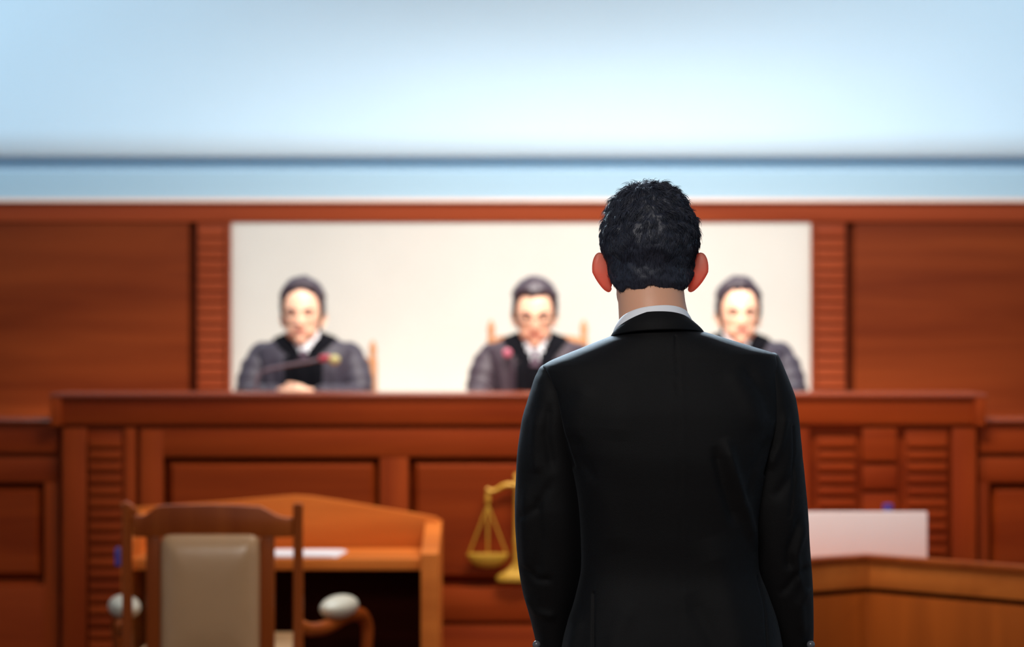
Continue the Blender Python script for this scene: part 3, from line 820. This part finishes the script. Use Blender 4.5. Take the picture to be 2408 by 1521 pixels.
for i in pick:
    p = hv[i]+np.random.normal(0, .0012, 3); n = hN[i]; z = p[2]
    d0 = p-whorl; d0 -= n*d0.dot(n); d0 /= np.linalg.norm(d0)+1e-9
    g = np.array([0, 0, -1.0]); g -= n*g.dot(n); t = np.clip((z-.09)/.11, 0, 1)
    side = np.cross(n, d0)
    fx = noise.noise(Vector((p[0]*26, p[1]*26, p[2]*26+9))); cl = noise.noise(Vector((p[0]*55+5, p[1]*55, p[2]*55)))
    dirv = d0*(.55+.3*t)+g*(.6*(1-t))+side*(fx*1.9*t+np.random.normal(0, .16)); dirv /= np.linalg.norm(dirv)
    L = (.0065+.0135*t)*(.7+.6*random.random()); lift = .26-.10*t+.32*t*(.5+cl)+.10*random.random()
    r0 = .00050+.00022*t; pts = []
    bend = np.random.normal(0, .5)+cl*4.0*t
    q = p-n*.0015; dv = dirv+n*lift; dv /= np.linalg.norm(dv)
    for s in range(5):
        pts.append(q); q = q+dv*L/4; dv = dv+side*bend*.22-n*(.16+.26*t); dv /= np.linalg.norm(dv)
    a1 = side; 
    for s, c in enumerate(pts):
        r = r0*(1-.20*s) if s < 4 else r0*.12
        for k in range(3):
            an = 2*PI*k/3; Vh.append(c+(a1*math.cos(an)+n*math.sin(an))*r)
    for s in range(4):
        for k in range(3):
            k2 = (k+1) % 3; Fh.append((cnt+s*3+k, cnt+s*3+k2, cnt+s*3+3+k2, cnt+s*3+3+k))
    cnt += 15
hm.add(ph(np.array(Vh)), Fh)
for s in (-1, 1):
    bv = MB().tube([(s*.016, -.091, .131), (s*.030, -.088, .136), (s*.046, -.077, .132)], [.0030, .0034, .002], 8).arrays(); hm.add(ph(bv[0]), bv[1])
mk('hair', hm, M['hair'], man, smooth=True, fix=False)

jacket = mk('suit_jacket', (JV, JF), M['suit'], man, smooth=True)
# sleeves
SL = [(858, 1277, 1283), (861, 1273, 1292), (866, 1268, 1302), (874, 1264, 1314), (888, 1257, 1328), (910, 1250, 1342), (940, 1242, 1354), (1000, 1228, 1364), (1100, 1214, 1370), (1200, 1208, 1374), (1300, 1215, 1374), (1400, 1232, 1362), (1440, 1243, 1352), (1480, 1253, 1348), (1521, 1261, 1346), (1560, 1264, 1350), (1612, 1268, 1356)]
SR = [(829, 1818, 1824), (832, 1810, 1829), (838, 1800, 1833), (848, 1788, 1838), (866, 1774, 1846), (900, 1764, 1860), (940, 1758, 1874), (1040, 1750, 1888), (1150, 1748, 1897), (1260, 1752, 1905), (1350, 1764, 1913), (1440, 1790, 1919), (1521, 1808, 1921), (1560, 1812, 1921), (1612, 1816, 1922)]
SD = [(0, .006), (.006, .028), (.02, .046), (.05, .066), (.09, .078), (.16, .082), (.3, .074), (.45, .068), (.6, .064), (.8, .056), (1, .052)]
def sleeve(tab, inner_first, items):
    a, b_ = smooth_interp(tab, 1), smooth_interp(tab, 2); y0, y1 = tab[0][0], tab[-1][0]
    fd = smooth_interp(SD, 1); rows = [y0+(y1-y0)*t for t in np.concatenate([np.linspace(0, .09, 40)**1.0, np.linspace(.095, 1, 170)])]
    R = []
    for y in rows:
        t = (y-y0)/(y1-y0); yc = MD+.012+.075*max(0, (t-.45)/.55)**1.3
        R.append(sring(xm(a(y)), xm(b_(y)), yc, fd(t), fd(t), zm(y), 120, 2.2))
    m = MB().loft(R); V, F = m.arrays(); N = vnormals(V, F)
    if ((V-V.mean(0))*N).sum() < 0: N = -N
    nz = np.array([noise.noise(Vector((v[0]*7+3, v[1]*7, v[2]*5)))*.004+noise.noise(Vector((v[0]*20, v[1]*16, v[2]*13+v[0]*12)))*.0018 for v in V])
    dm = np.clip((zm(y0)-V[:, 2])/.10, .05, 1)
    V = V+N*(nz*dm)[:, None]
    V = folds(V, N, items)
    return V, F
sl = sleeve(SL, False, [
    ([(1262, 960), (1256, 1060), (1262, 1110)], 12, 4), ([(1290, 940), (1284, 1020), (1300, 1110)], 11, -5),
    ([(1238, 1130), (1234, 1250), (1240, 1360)], 12, 4), ([(1262, 1160), (1270, 1260), (1262, 1360)], 12, -4),
    ([(1225, 1330), (1262, 1360), (1300, 1360)], 8, -4), ([(1236, 1400), (1262, 1440), (1310, 1450)], 10, 4),
    ([(1300, 1120), (1260, 1190), (1215, 1220)], 10, -3)])
sr = sleeve(SR, True, [
    ([(1842, 960), (1826, 1040), (1800, 1100)], 10, 5), ([(1858, 1000), (1862, 1120), (1850, 1210)], 3, -2.5),
    ([(1892, 1220), (1866, 1300), (1880, 1390)], 10, 5), ([(1880, 1200), (1850, 1290), (1852, 1340)], 10, -5),
    ([(1905, 1330), (1870, 1350), (1830, 1400)], 9, -5), ([(1900, 1380), (1880, 1420), (1890, 1500)], 11, 4),
    ([(1880, 1060), (1850, 1120), (1810, 1170)], 12, -4), ([(1790, 1000), (1800, 1060)], 12, -3)])
for q, bx in ((sl, ((1259, 1516),)), (sr, ((1906, 1518),))):
    s_ = mk('sleeve', q, M['suit'], jacket, smooth=True)
for (px, dx) in ((1262, -1), (1909, 1)):
    for k in range(3):
        z0 = zm(1518+k*24)
        mk('cuff_button', MB().ellipsoid((xm(px)-(-dx)*.0, MD+.035-.02, z0), (.0075, .0075, .0075)), M['btn'], jacket, smooth=True)

# jacket collar and shirt collar wrap round the neck
def collar(x0, hw_t, hw_b, yb_t, yb_b, ztop, zbot, drop_t, drop_b, skew_t=0, skew_b=0, a_max=150, th=.005, yc=0.0, depth_f=.10, bulge=.004):
    na, nl = 90, 12; G = []
    for side in (0, 1):
        for i in range(nl+1):
            s = i/nl
            row = []
            for j in range(na+1):
                a = math.radians(-a_max+2*a_max*j/na); sn, cs = math.sin(a), math.cos(a)
                hw = hw_t+(hw_b-hw_t)*s; yb_ = yb_t+(yb_b-yb_t)*s
                z = (ztop-drop_t*(1-cs)**1.15+skew_t*sn)*(1-s)+(zbot-drop_b*(1-cs)**1.15+skew_b*sn)*s
                yy = MD+yc-(yb_*cs if cs > 0 else depth_f*cs*.8)
                bl = bulge*math.sin(s*PI)
                k = -th*side
                row.append((x0+(hw+k+bl)*sn, yy-(k+bl)*cs, z))
            G.append(row)
    n = na+1; V = np.array(G).reshape(-1, 3); F = []; h = (nl+1)*n
    for i in range(nl):
        for j in range(na):
            q = (i*n+j, i*n+j+1, (i+1)*n+j+1, (i+1)*n+j); F += [q, tuple(h+k for k in q[::-1])]
    for j in range(na):
        F.append((j+1, j, h+j, h+j+1)); k = nl*n; F.append((k+j, k+j+1, h+k+j+1, h+k+j))
    for i in range(nl):
        F.append((i*n, (i+1)*n, h+(i+1)*n, h+i*n)); F.append((i*n+na, h+i*n+na, h+(i+1)*n+na, (i+1)*n+na))
    return V, F
mk('jacket_collar', collar(xm(1546), .0715, .0850, .068, .086, zm(732), zm(775), .038, .012, -.0, .003, a_max=125), M['suit'], jacket, smooth=True)
mk('shirt_collar', collar(xm(1536), .0655, .072, .062, .066, zm(719), zm(765), .030, .020, .006, .006, a_max=165, th=.003), M['white'], man, smooth=True)
# shirt front, tie and lapels on the far side
xf = xm(1548)
def vv(z): return np.clip((z-1.20)/(1.45-1.20), 0, 1)*.062
q = patch(JR[::2], lambda p: p[1] > MD+.03 and 1.20 < p[2] < 1.435 and abs(p[0]-xf) < vv(p[2]), .008, .006)
if q: mk('shirt_front', q, M['white'], man, smooth=True)
q = patch(JR[::2], lambda p: p[1] > MD+.03 and 1.20 < p[2] < 1.43 and abs(p[0]-xf) < min(vv(p[2]), .016+.06*max(0, 1.42-p[2])), .012, .006)
if q: mk('necktie', q, M['tie'], man, smooth=True)
q = patch(JR[::2], lambda p: p[1] > MD+.02 and 1.18 < p[2] < 1.395 and vv(p[2])-.002 < abs(p[0]-xf) < vv(p[2])+.012+.05*np.clip((p[2]-1.18)/.2, 0, 1), .013, .006)
if q: mk('lapel', q, M['suit'], jacket, smooth=True)
# trousers and shoes (below the frame)
tr = MB()
tr.loft([sring(xm(1578)-.135, xm(1578)+.135, MD, .09, .09, z, 64, 2.6) for z in (.98, .95, .90, .86)])
for s in (-1, 1):
    xh = xm(1582)+s*.092
    tr.loft([sring(xh-w, xh+w, MD-.005, w*1.1, w*1.1, z, 40, 2.2) for z, w in ((.90, .088), (.80, .092), (.50, .078), (.30, .072), (.06, .070))])
mk('trousers', tr, M['suit'], man, smooth=True)
for s in (-1, 1):
    xh = xm(1582)+s*.110
    rs = []
    for t, w, h in ((-.08, .020, .05), (-.07, .034, .075), (-.02, .040, .085), (.06, .046, .070), (.14, .050, .055), (.19, .042, .045), (.215, .020, .03)):
        rs.append([(xh+w*math.cos(q), MD+t, max(0.0, h*.5+h*.5*math.sin(q))) for q in [2*PI*k/20 for k in range(20)]])
    mk('shoe', MB().loft(rs), M['shoe'], man, smooth=True)

# ------------------------------------------------------------------ the chair in front, seen from behind
CD = 7.7
def xc_(p): return X(p, CD)
def zc(p): return Z(p, CD)
ch = empty('armchair', (xc_(500), CD, 0), 'wooden armchair with taupe leather back and cream arm pads, seen from behind', 'chair')
def post(pc, label=None):
    x = xc_(pc); w = .0145
    m = MB()
    rings = []
    for z, dy, ww in ((0, .06, 1), (.25, .03, 1), (.45, 0, 1.05), (.70, -.006, 1), (zc(1215), -.0, 1), (zc(1198), .0, 1.05), (zc(1188), 0, 1.1), (zc(1184), 0, .8)):
        rings.append([(x+w*ww*a, CD-dy*1+ (.016*b_), z) for a, b_ in ((-1, -.6), (-.7, -1), (.7, -1), (1, -.6), (1, .6), (.7, 1), (-.7, 1), (-1, .6))])
    m.loft(rings); return mk('back_post', m, M['wood_chair'], ch)
post(299); post(701)
crest = [(313, 1204), (322, 1211), (338, 1212), (352, 1203), (366, 1191), (385, 1187), (440, 1186), (500, 1185), (560, 1187), (612, 1190), (632, 1200), (652, 1211), (672, 1216), (690, 1216), (690, 1262), (655, 1263), (640, 1263), (352, 1263), (313, 1262)]
# the posts' little ears
mk('crest_rail', MB().prism([(xc_(a), zc(b_)) for a, b_ in crest], CD-.016, CD+.016, 'y', .008), M['wood_chair'], ch)
for (a, e) in ((286, 0), (0, 0))[:1]:
    mk('post_scroll', MB().tube([(xc_(318), CD, zc(1203)), (xc_(308), CD, zc(1192)), (xc_(296), CD, zc(1185)), (xc_(287), CD, zc(1188))], [.008, .009, .010, .008], 12), M['wood_chair'], ch, smooth=True)
for a in (361, 629):
    mk('inner_stile', MB().box(xc_(a-17), xc_(a+17), CD-.012, CD+.016, .42, zc(1262), .005), M['wood_chair'], ch)
mk('lower_rail', MB().box(xc_(313), xc_(690), CD-.012, CD+.014, .40, .43, .005), M['wood_chair'], ch)
# upholstered back panel, softly domed
bp_ = []
xa, xb_, za, zt_ = xc_(379), xc_(612), .425, zc(1254)
pm = MB(); nx, nz_ = 28, 36; cxp, czp = (xa+xb_)/2, (za+zt_)/2; hxp, hzp = (xb_-xa)/2, (zt_-za)/2
rings = []
for i in range(10):
    s = 1-(i/9)**2.2*.995 if i else 1.0
    hgt = .042*math.sqrt(max(0, 1-s**4.5)) if i else 0
    rings.append([(cxp+hxp*s*math.copysign(abs(math.cos(q))**.15, math.cos(q)), CD-.008-hgt, czp+hzp*s*math.copysign(abs(math.sin(q))**.15, math.sin(q))) for q in [2*PI*k/96 for k in range(96)]])
rings.insert(0, [(p[0], CD+.03, p[2]) for p in rings[0]])
pm.loft(rings); mk('back_cushion', pm, M['leather'], ch, smooth=True)
mk('seat', MB().box(xc_(320), xc_(684), CD+.0, CD+.48, .40, .48, .02), M['leather'], ch)
mk('seat_rail', MB().box(xc_(310), xc_(692), CD-.005, CD+.49, .34, .405, .01), M['wood_chair'], ch)
cxc = xc_(500)
for s in (-1, 1):
    x0 = cxc+s*.262
    zA = .575
    pts = [(x0+s*a+.09*e, CD+e, Z(py, CD+e)) for a, e, py in ((0, .01, 1470), (.025, .06, 1480), (.05, .14, 1476), (.072, .24, 1462), (.10, .34, 1444), (.125, .42, 1446), (.138, .46, 1482), (.130, .46, 1545))]+[(x0+s*.07, CD+.45, .37)]
    # smooth the path
    Pn = np.array(pts); tt = np.linspace(0, len(pts)-1, 40); tabs = [[(i, p) for i, p in enumerate(Pn[:, k])] for k in range(3)]
    fn = [smooth_interp(t, 1) for t in tabs]; sp_ = [tuple(f(t) for f in fn) for t in tt]
    arm = mk('armrest', MB().tube(sp_, [.017+.003*math.sin(i/39*PI) for i in range(40)], 14, flat=(1.15, .95)), M['wood_chair'], ch, smooth=True)
    mk('arm_pad', MB().ellipsoid((x0+s*.074+.027, CD+.28, Z(1426, CD+.28)), (.050, .125, .036), 28, 16, Matrix.Rotation(-s*.25, 3, 'Z')), M['cream'], arm, smooth=True)
for s in (-1, 1):
    mk('leg', MB().tube([(cxc+s*.235, CD+.45, .35), (cxc+s*.24, CD+.46, .18), (cxc+s*.235, CD+.46, .018)], [.022, .019, .017], 12), M['wood_chair'], ch, smooth=True)

# ------------------------------------------------------------------ left desk behind the chair
LD0, LD1 = 7.76+.48, 8.62      # worktop front/back; the chair's seat tucks under it
dk = empty('desk', (X(660, 8.2), 8.3, 0), 'brown wooden desk with gabled raised back board behind the taupe armchair', 'desk')
f0 = 8.22; f1 = 8.62
zwt = Z(1313, f0)
mk('worktop', MB().box(X(296, f0), X(1000, f0), f0, f1, zwt-.038, zwt, .006), M['wood_desk'], dk)
gb = [(X(300, f1), zwt-.04), (X(1022, f1), zwt-.04), (X(1030, f1), Z(1217, f1)), (X(960, f1), Z(1204, f1)), (X(800, f1), Z(1177, f1)), (X(735, f1), Z(1167, f1)), (X(695, f1), Z(1164, f1)), (X(655, f1), Z(1167, f1)), (X(520, f1), Z(1179, f1)), (X(300, f1), Z(1194, f1))]
mk('back_board', MB().prism(gb, f1-.012, f1+.02, 'y', .004), M['wood_desk'], dk)
def cheek(xl, xr, zb_, zf):
    poly = [(f0-.03, 0), (f1+.02, 0), (f1+.02, zb_), (f0-.03, zf)]
    mk('side_panel', MB().prism(poly, xl, xr, 'x', .006), M['wood_desk'], dk)
cheek(X(990, f0), X(1032, f0), Z(1222, f1), Z(1300, f0))
cheek(X(288, f0), X(306, f0), Z(1196, f1), Z(1290, f0))
mk('modesty_panel', MB().box(X(306, f0), X(990, f0), f1-.06, f1-.03, .05, zwt-.04, .003), M['void'], dk)  # this and the footboard coloured near black as shade under the worktop
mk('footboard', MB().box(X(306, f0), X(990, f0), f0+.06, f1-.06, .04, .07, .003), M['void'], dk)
pp = MB()
for k in range(6):
    pp.prism([(X(600, f0)+random.uniform(-.003, .003), f0+.02), (X(790, f0)-.01*k*.3, f0+.02), (X(806, f0)-.003*k, f0+.25), (X(600, f0)+.01, f0+.26)], zwt+.0012*k+.0003, zwt+.0012*k+.0013, 'z', 0)
set_props(mk('paper_stack', pp, M['paper'], origin=(X(700, f0), f0+.13, zwt), smooth=False), 'white paper sheets lying on the desk with the gabled back board', 'paper')
tgx = xc_(284)
tg = MB().prism([(xc_(270), zc(1330)), (xc_(285), zc(1330)), (xc_(285), zc(1290)), (xc_(277), zc(1284)), (xc_(270), zc(1290))], CD-.004, CD+.004, 'y', .002)
set_props(mk('hanging_tag', tg, M['violet']), 'small blue violet tag hanging at the left post of the taupe armchair', 'tag')

# ------------------------------------------------------------------ right desk: V-shaped panelled front
rd = empty('counsel_desk', (X(2040, 8.3), 8.3, 0), 'light brown wooden desk with angled front at the lower right', 'desk')
ztop = CAMZ-.7505
A = (X(2650, 7.7), 7.66); B = (X(2040, 8.29), 8.29); Cc = (X(1500, 7.95), 7.80)
def vwall(y_off0, y_off1, z0, z1, mat, nm, par=rd, b=.004):
    poly = [(Cc[0], Cc[1]+y_off0), (B[0], B[1]+y_off0), (A[0], A[1]+y_off0), (A[0], A[1]+y_off1), (B[0], B[1]+y_off1), (Cc[0], Cc[1]+y_off1)]
    mk(nm, MB().prism(poly, z0, z1, 'z', b), mat, par)
vwall(-.012, .055, ztop-.026, ztop, M['wood_chair'], 'top_capping')
vwall(0, .04, ztop-.108, ztop-.028, M['wood_desk'], 'upper_fascia')
vwall(.014, .04, ztop-.125, ztop-.108, M['void'], 'shadow_gap', b=0)  # recessed strip, its shadow line put in by dark colour
vwall(.002, .04, .0, ztop-.125, M['wood_front'], 'front_panel')
tp = [(Cc[0], Cc[1]+.04), (B[0], B[1]+.04), (A[0], A[1]+.04), (A[0], 8.80), (Cc[0], 8.80)]
mk('worktop', MB().prism(tp, ztop-.13, ztop-.10, 'z', .003), M['wood_desk'], rd)
for x in (Cc[0]+.05, A[0]-.08):
    mk('leg', MB().box(x, x+.04, 8.72, 8.76, 0, ztop-.13, .004), M['wood_desk'], rd)
wd = 8.50; zwb = ztop-.10
bd = empty('white_board', (X(2010, wd), wd, zwb), 'white rectangular board standing upright on the lower right desk', 'board')
mk('panel', MB().box(X(1830, wd), X(2180, wd), wd-.008, wd+.008, zwb+.012, Z(1203, wd), .004), M['board'], bd)
for p in (1880, 2130):
    mk('foot', MB().box(X(p, wd)-.012, X(p, wd)+.012, wd-.05, wd+.05, zwb, zwb+.014, .003), M['board'], bd)
bo = empty('bottle', (X(2088, 8.62), 8.62, zwb), 'small bottle with blue violet cap just behind the white board', 'bottle')
hb = Z(1184, 8.62)-zwb
mk('flask', MB().lathe([(.004, 0), (.030, 0), (.031, .01), (.031, hb-.05), (.014, hb-.028), (.014, hb-.02)], (X(2088, 8.62), 8.62, zwb), 20), M['board'], bo)
mk('cap', MB().lathe([(.018, hb-.024), (.018, hb-.002), (.004, hb)], (X(2088, 8.62), 8.62, zwb), 16), M['violet'], bo)

# ------------------------------------------------------------------ light
def area(name, loc, target, sx, sy, power, col, spread=180):
    l = bpy.data.lights.new(name, 'AREA'); l.shape = 'RECTANGLE'; l.size = sx; l.size_y = sy; l.energy = power; l.color = col
    l.spread = math.radians(spread)
    o = bpy.data.objects.new(name, l); COL.objects.link(o); o.location = loc
    o.rotation_euler = (Vector(target)-Vector(loc)).to_track_quat('-Z', 'Y').to_euler(); return o
area('ceiling_lamp_bench', (.6, 7.7, 3.4), (.55, 9.6, 1.3), 1.8, .8, 58, (1.0, .92, .82), 118)
area('ceiling_lamp_judges', (.3, 8.9, 3.3), (.3, 9.9, 1.4), 2.6, .3, 46, (1.0, .95, .9), 100)
area('rim_light', (-.1, 8.7, 2.95), (.3, 4.6, 1.45), 2.6, .35, 150, (.66, .84, 1.0), 120)  # unseen light added to rim the man's shoulders and ears, no fixture
area('rear_fill_light', (-.6, 1.4, 3.2), (.3, 4.6, 1.4), 1.6, .8, 28, (1.0, .94, .88), 120)  # unseen fill added behind the camera to lift the man's back and neck
for sx in (-1, 1): area('wall_fill_light', (sx*2.9, 8.8, 3.3), (sx*2.6, 11.0, 2.6), 2.8, .3, 19.5-2.5*sx, (.78, .93, 1.0), 130)  # unseen pair of lights added to brighten the pale upper wall
area('bench_uplight', (.1, 10.72, .75), (.1, 11.0, 1.25), 4.4, .12, 22, (1.0, .90, .78))
w = bpy.data.worlds.new('World'); SC.world = w; w.use_nodes = True
bg = w.node_tree.nodes['Background']; bg.inputs['Color'].default_value = (.80, .90, 1.0, 1); bg.inputs['Strength'].default_value = .24

# ------------------------------------------------------------------ camera
cam = bpy.data.cameras.new('Camera'); co = bpy.data.objects.new('Camera', cam); COL.objects.link(co); SC.camera = co
co.location = (0, 0, CAMZ); co.rotation_euler = (PI/2, 0, 0)
cam.sensor_fit = 'HORIZONTAL'; cam.sensor_width = 36; cam.lens = FPX/2408*36
cam.shift_y = 0
cam.dof.use_dof = True; cam.dof.focus_distance = MD-.06; cam.dof.aperture_fstop = 3.0
cam.clip_end = 100
SC.view_settings.view_transform = 'Standard'; SC.view_settings.look = 'None'; SC.view_settings.gamma = 1; SC.view_settings.exposure = 0
SC.view_settings.use_curve_mapping = False
SC.cycles.use_denoising = True
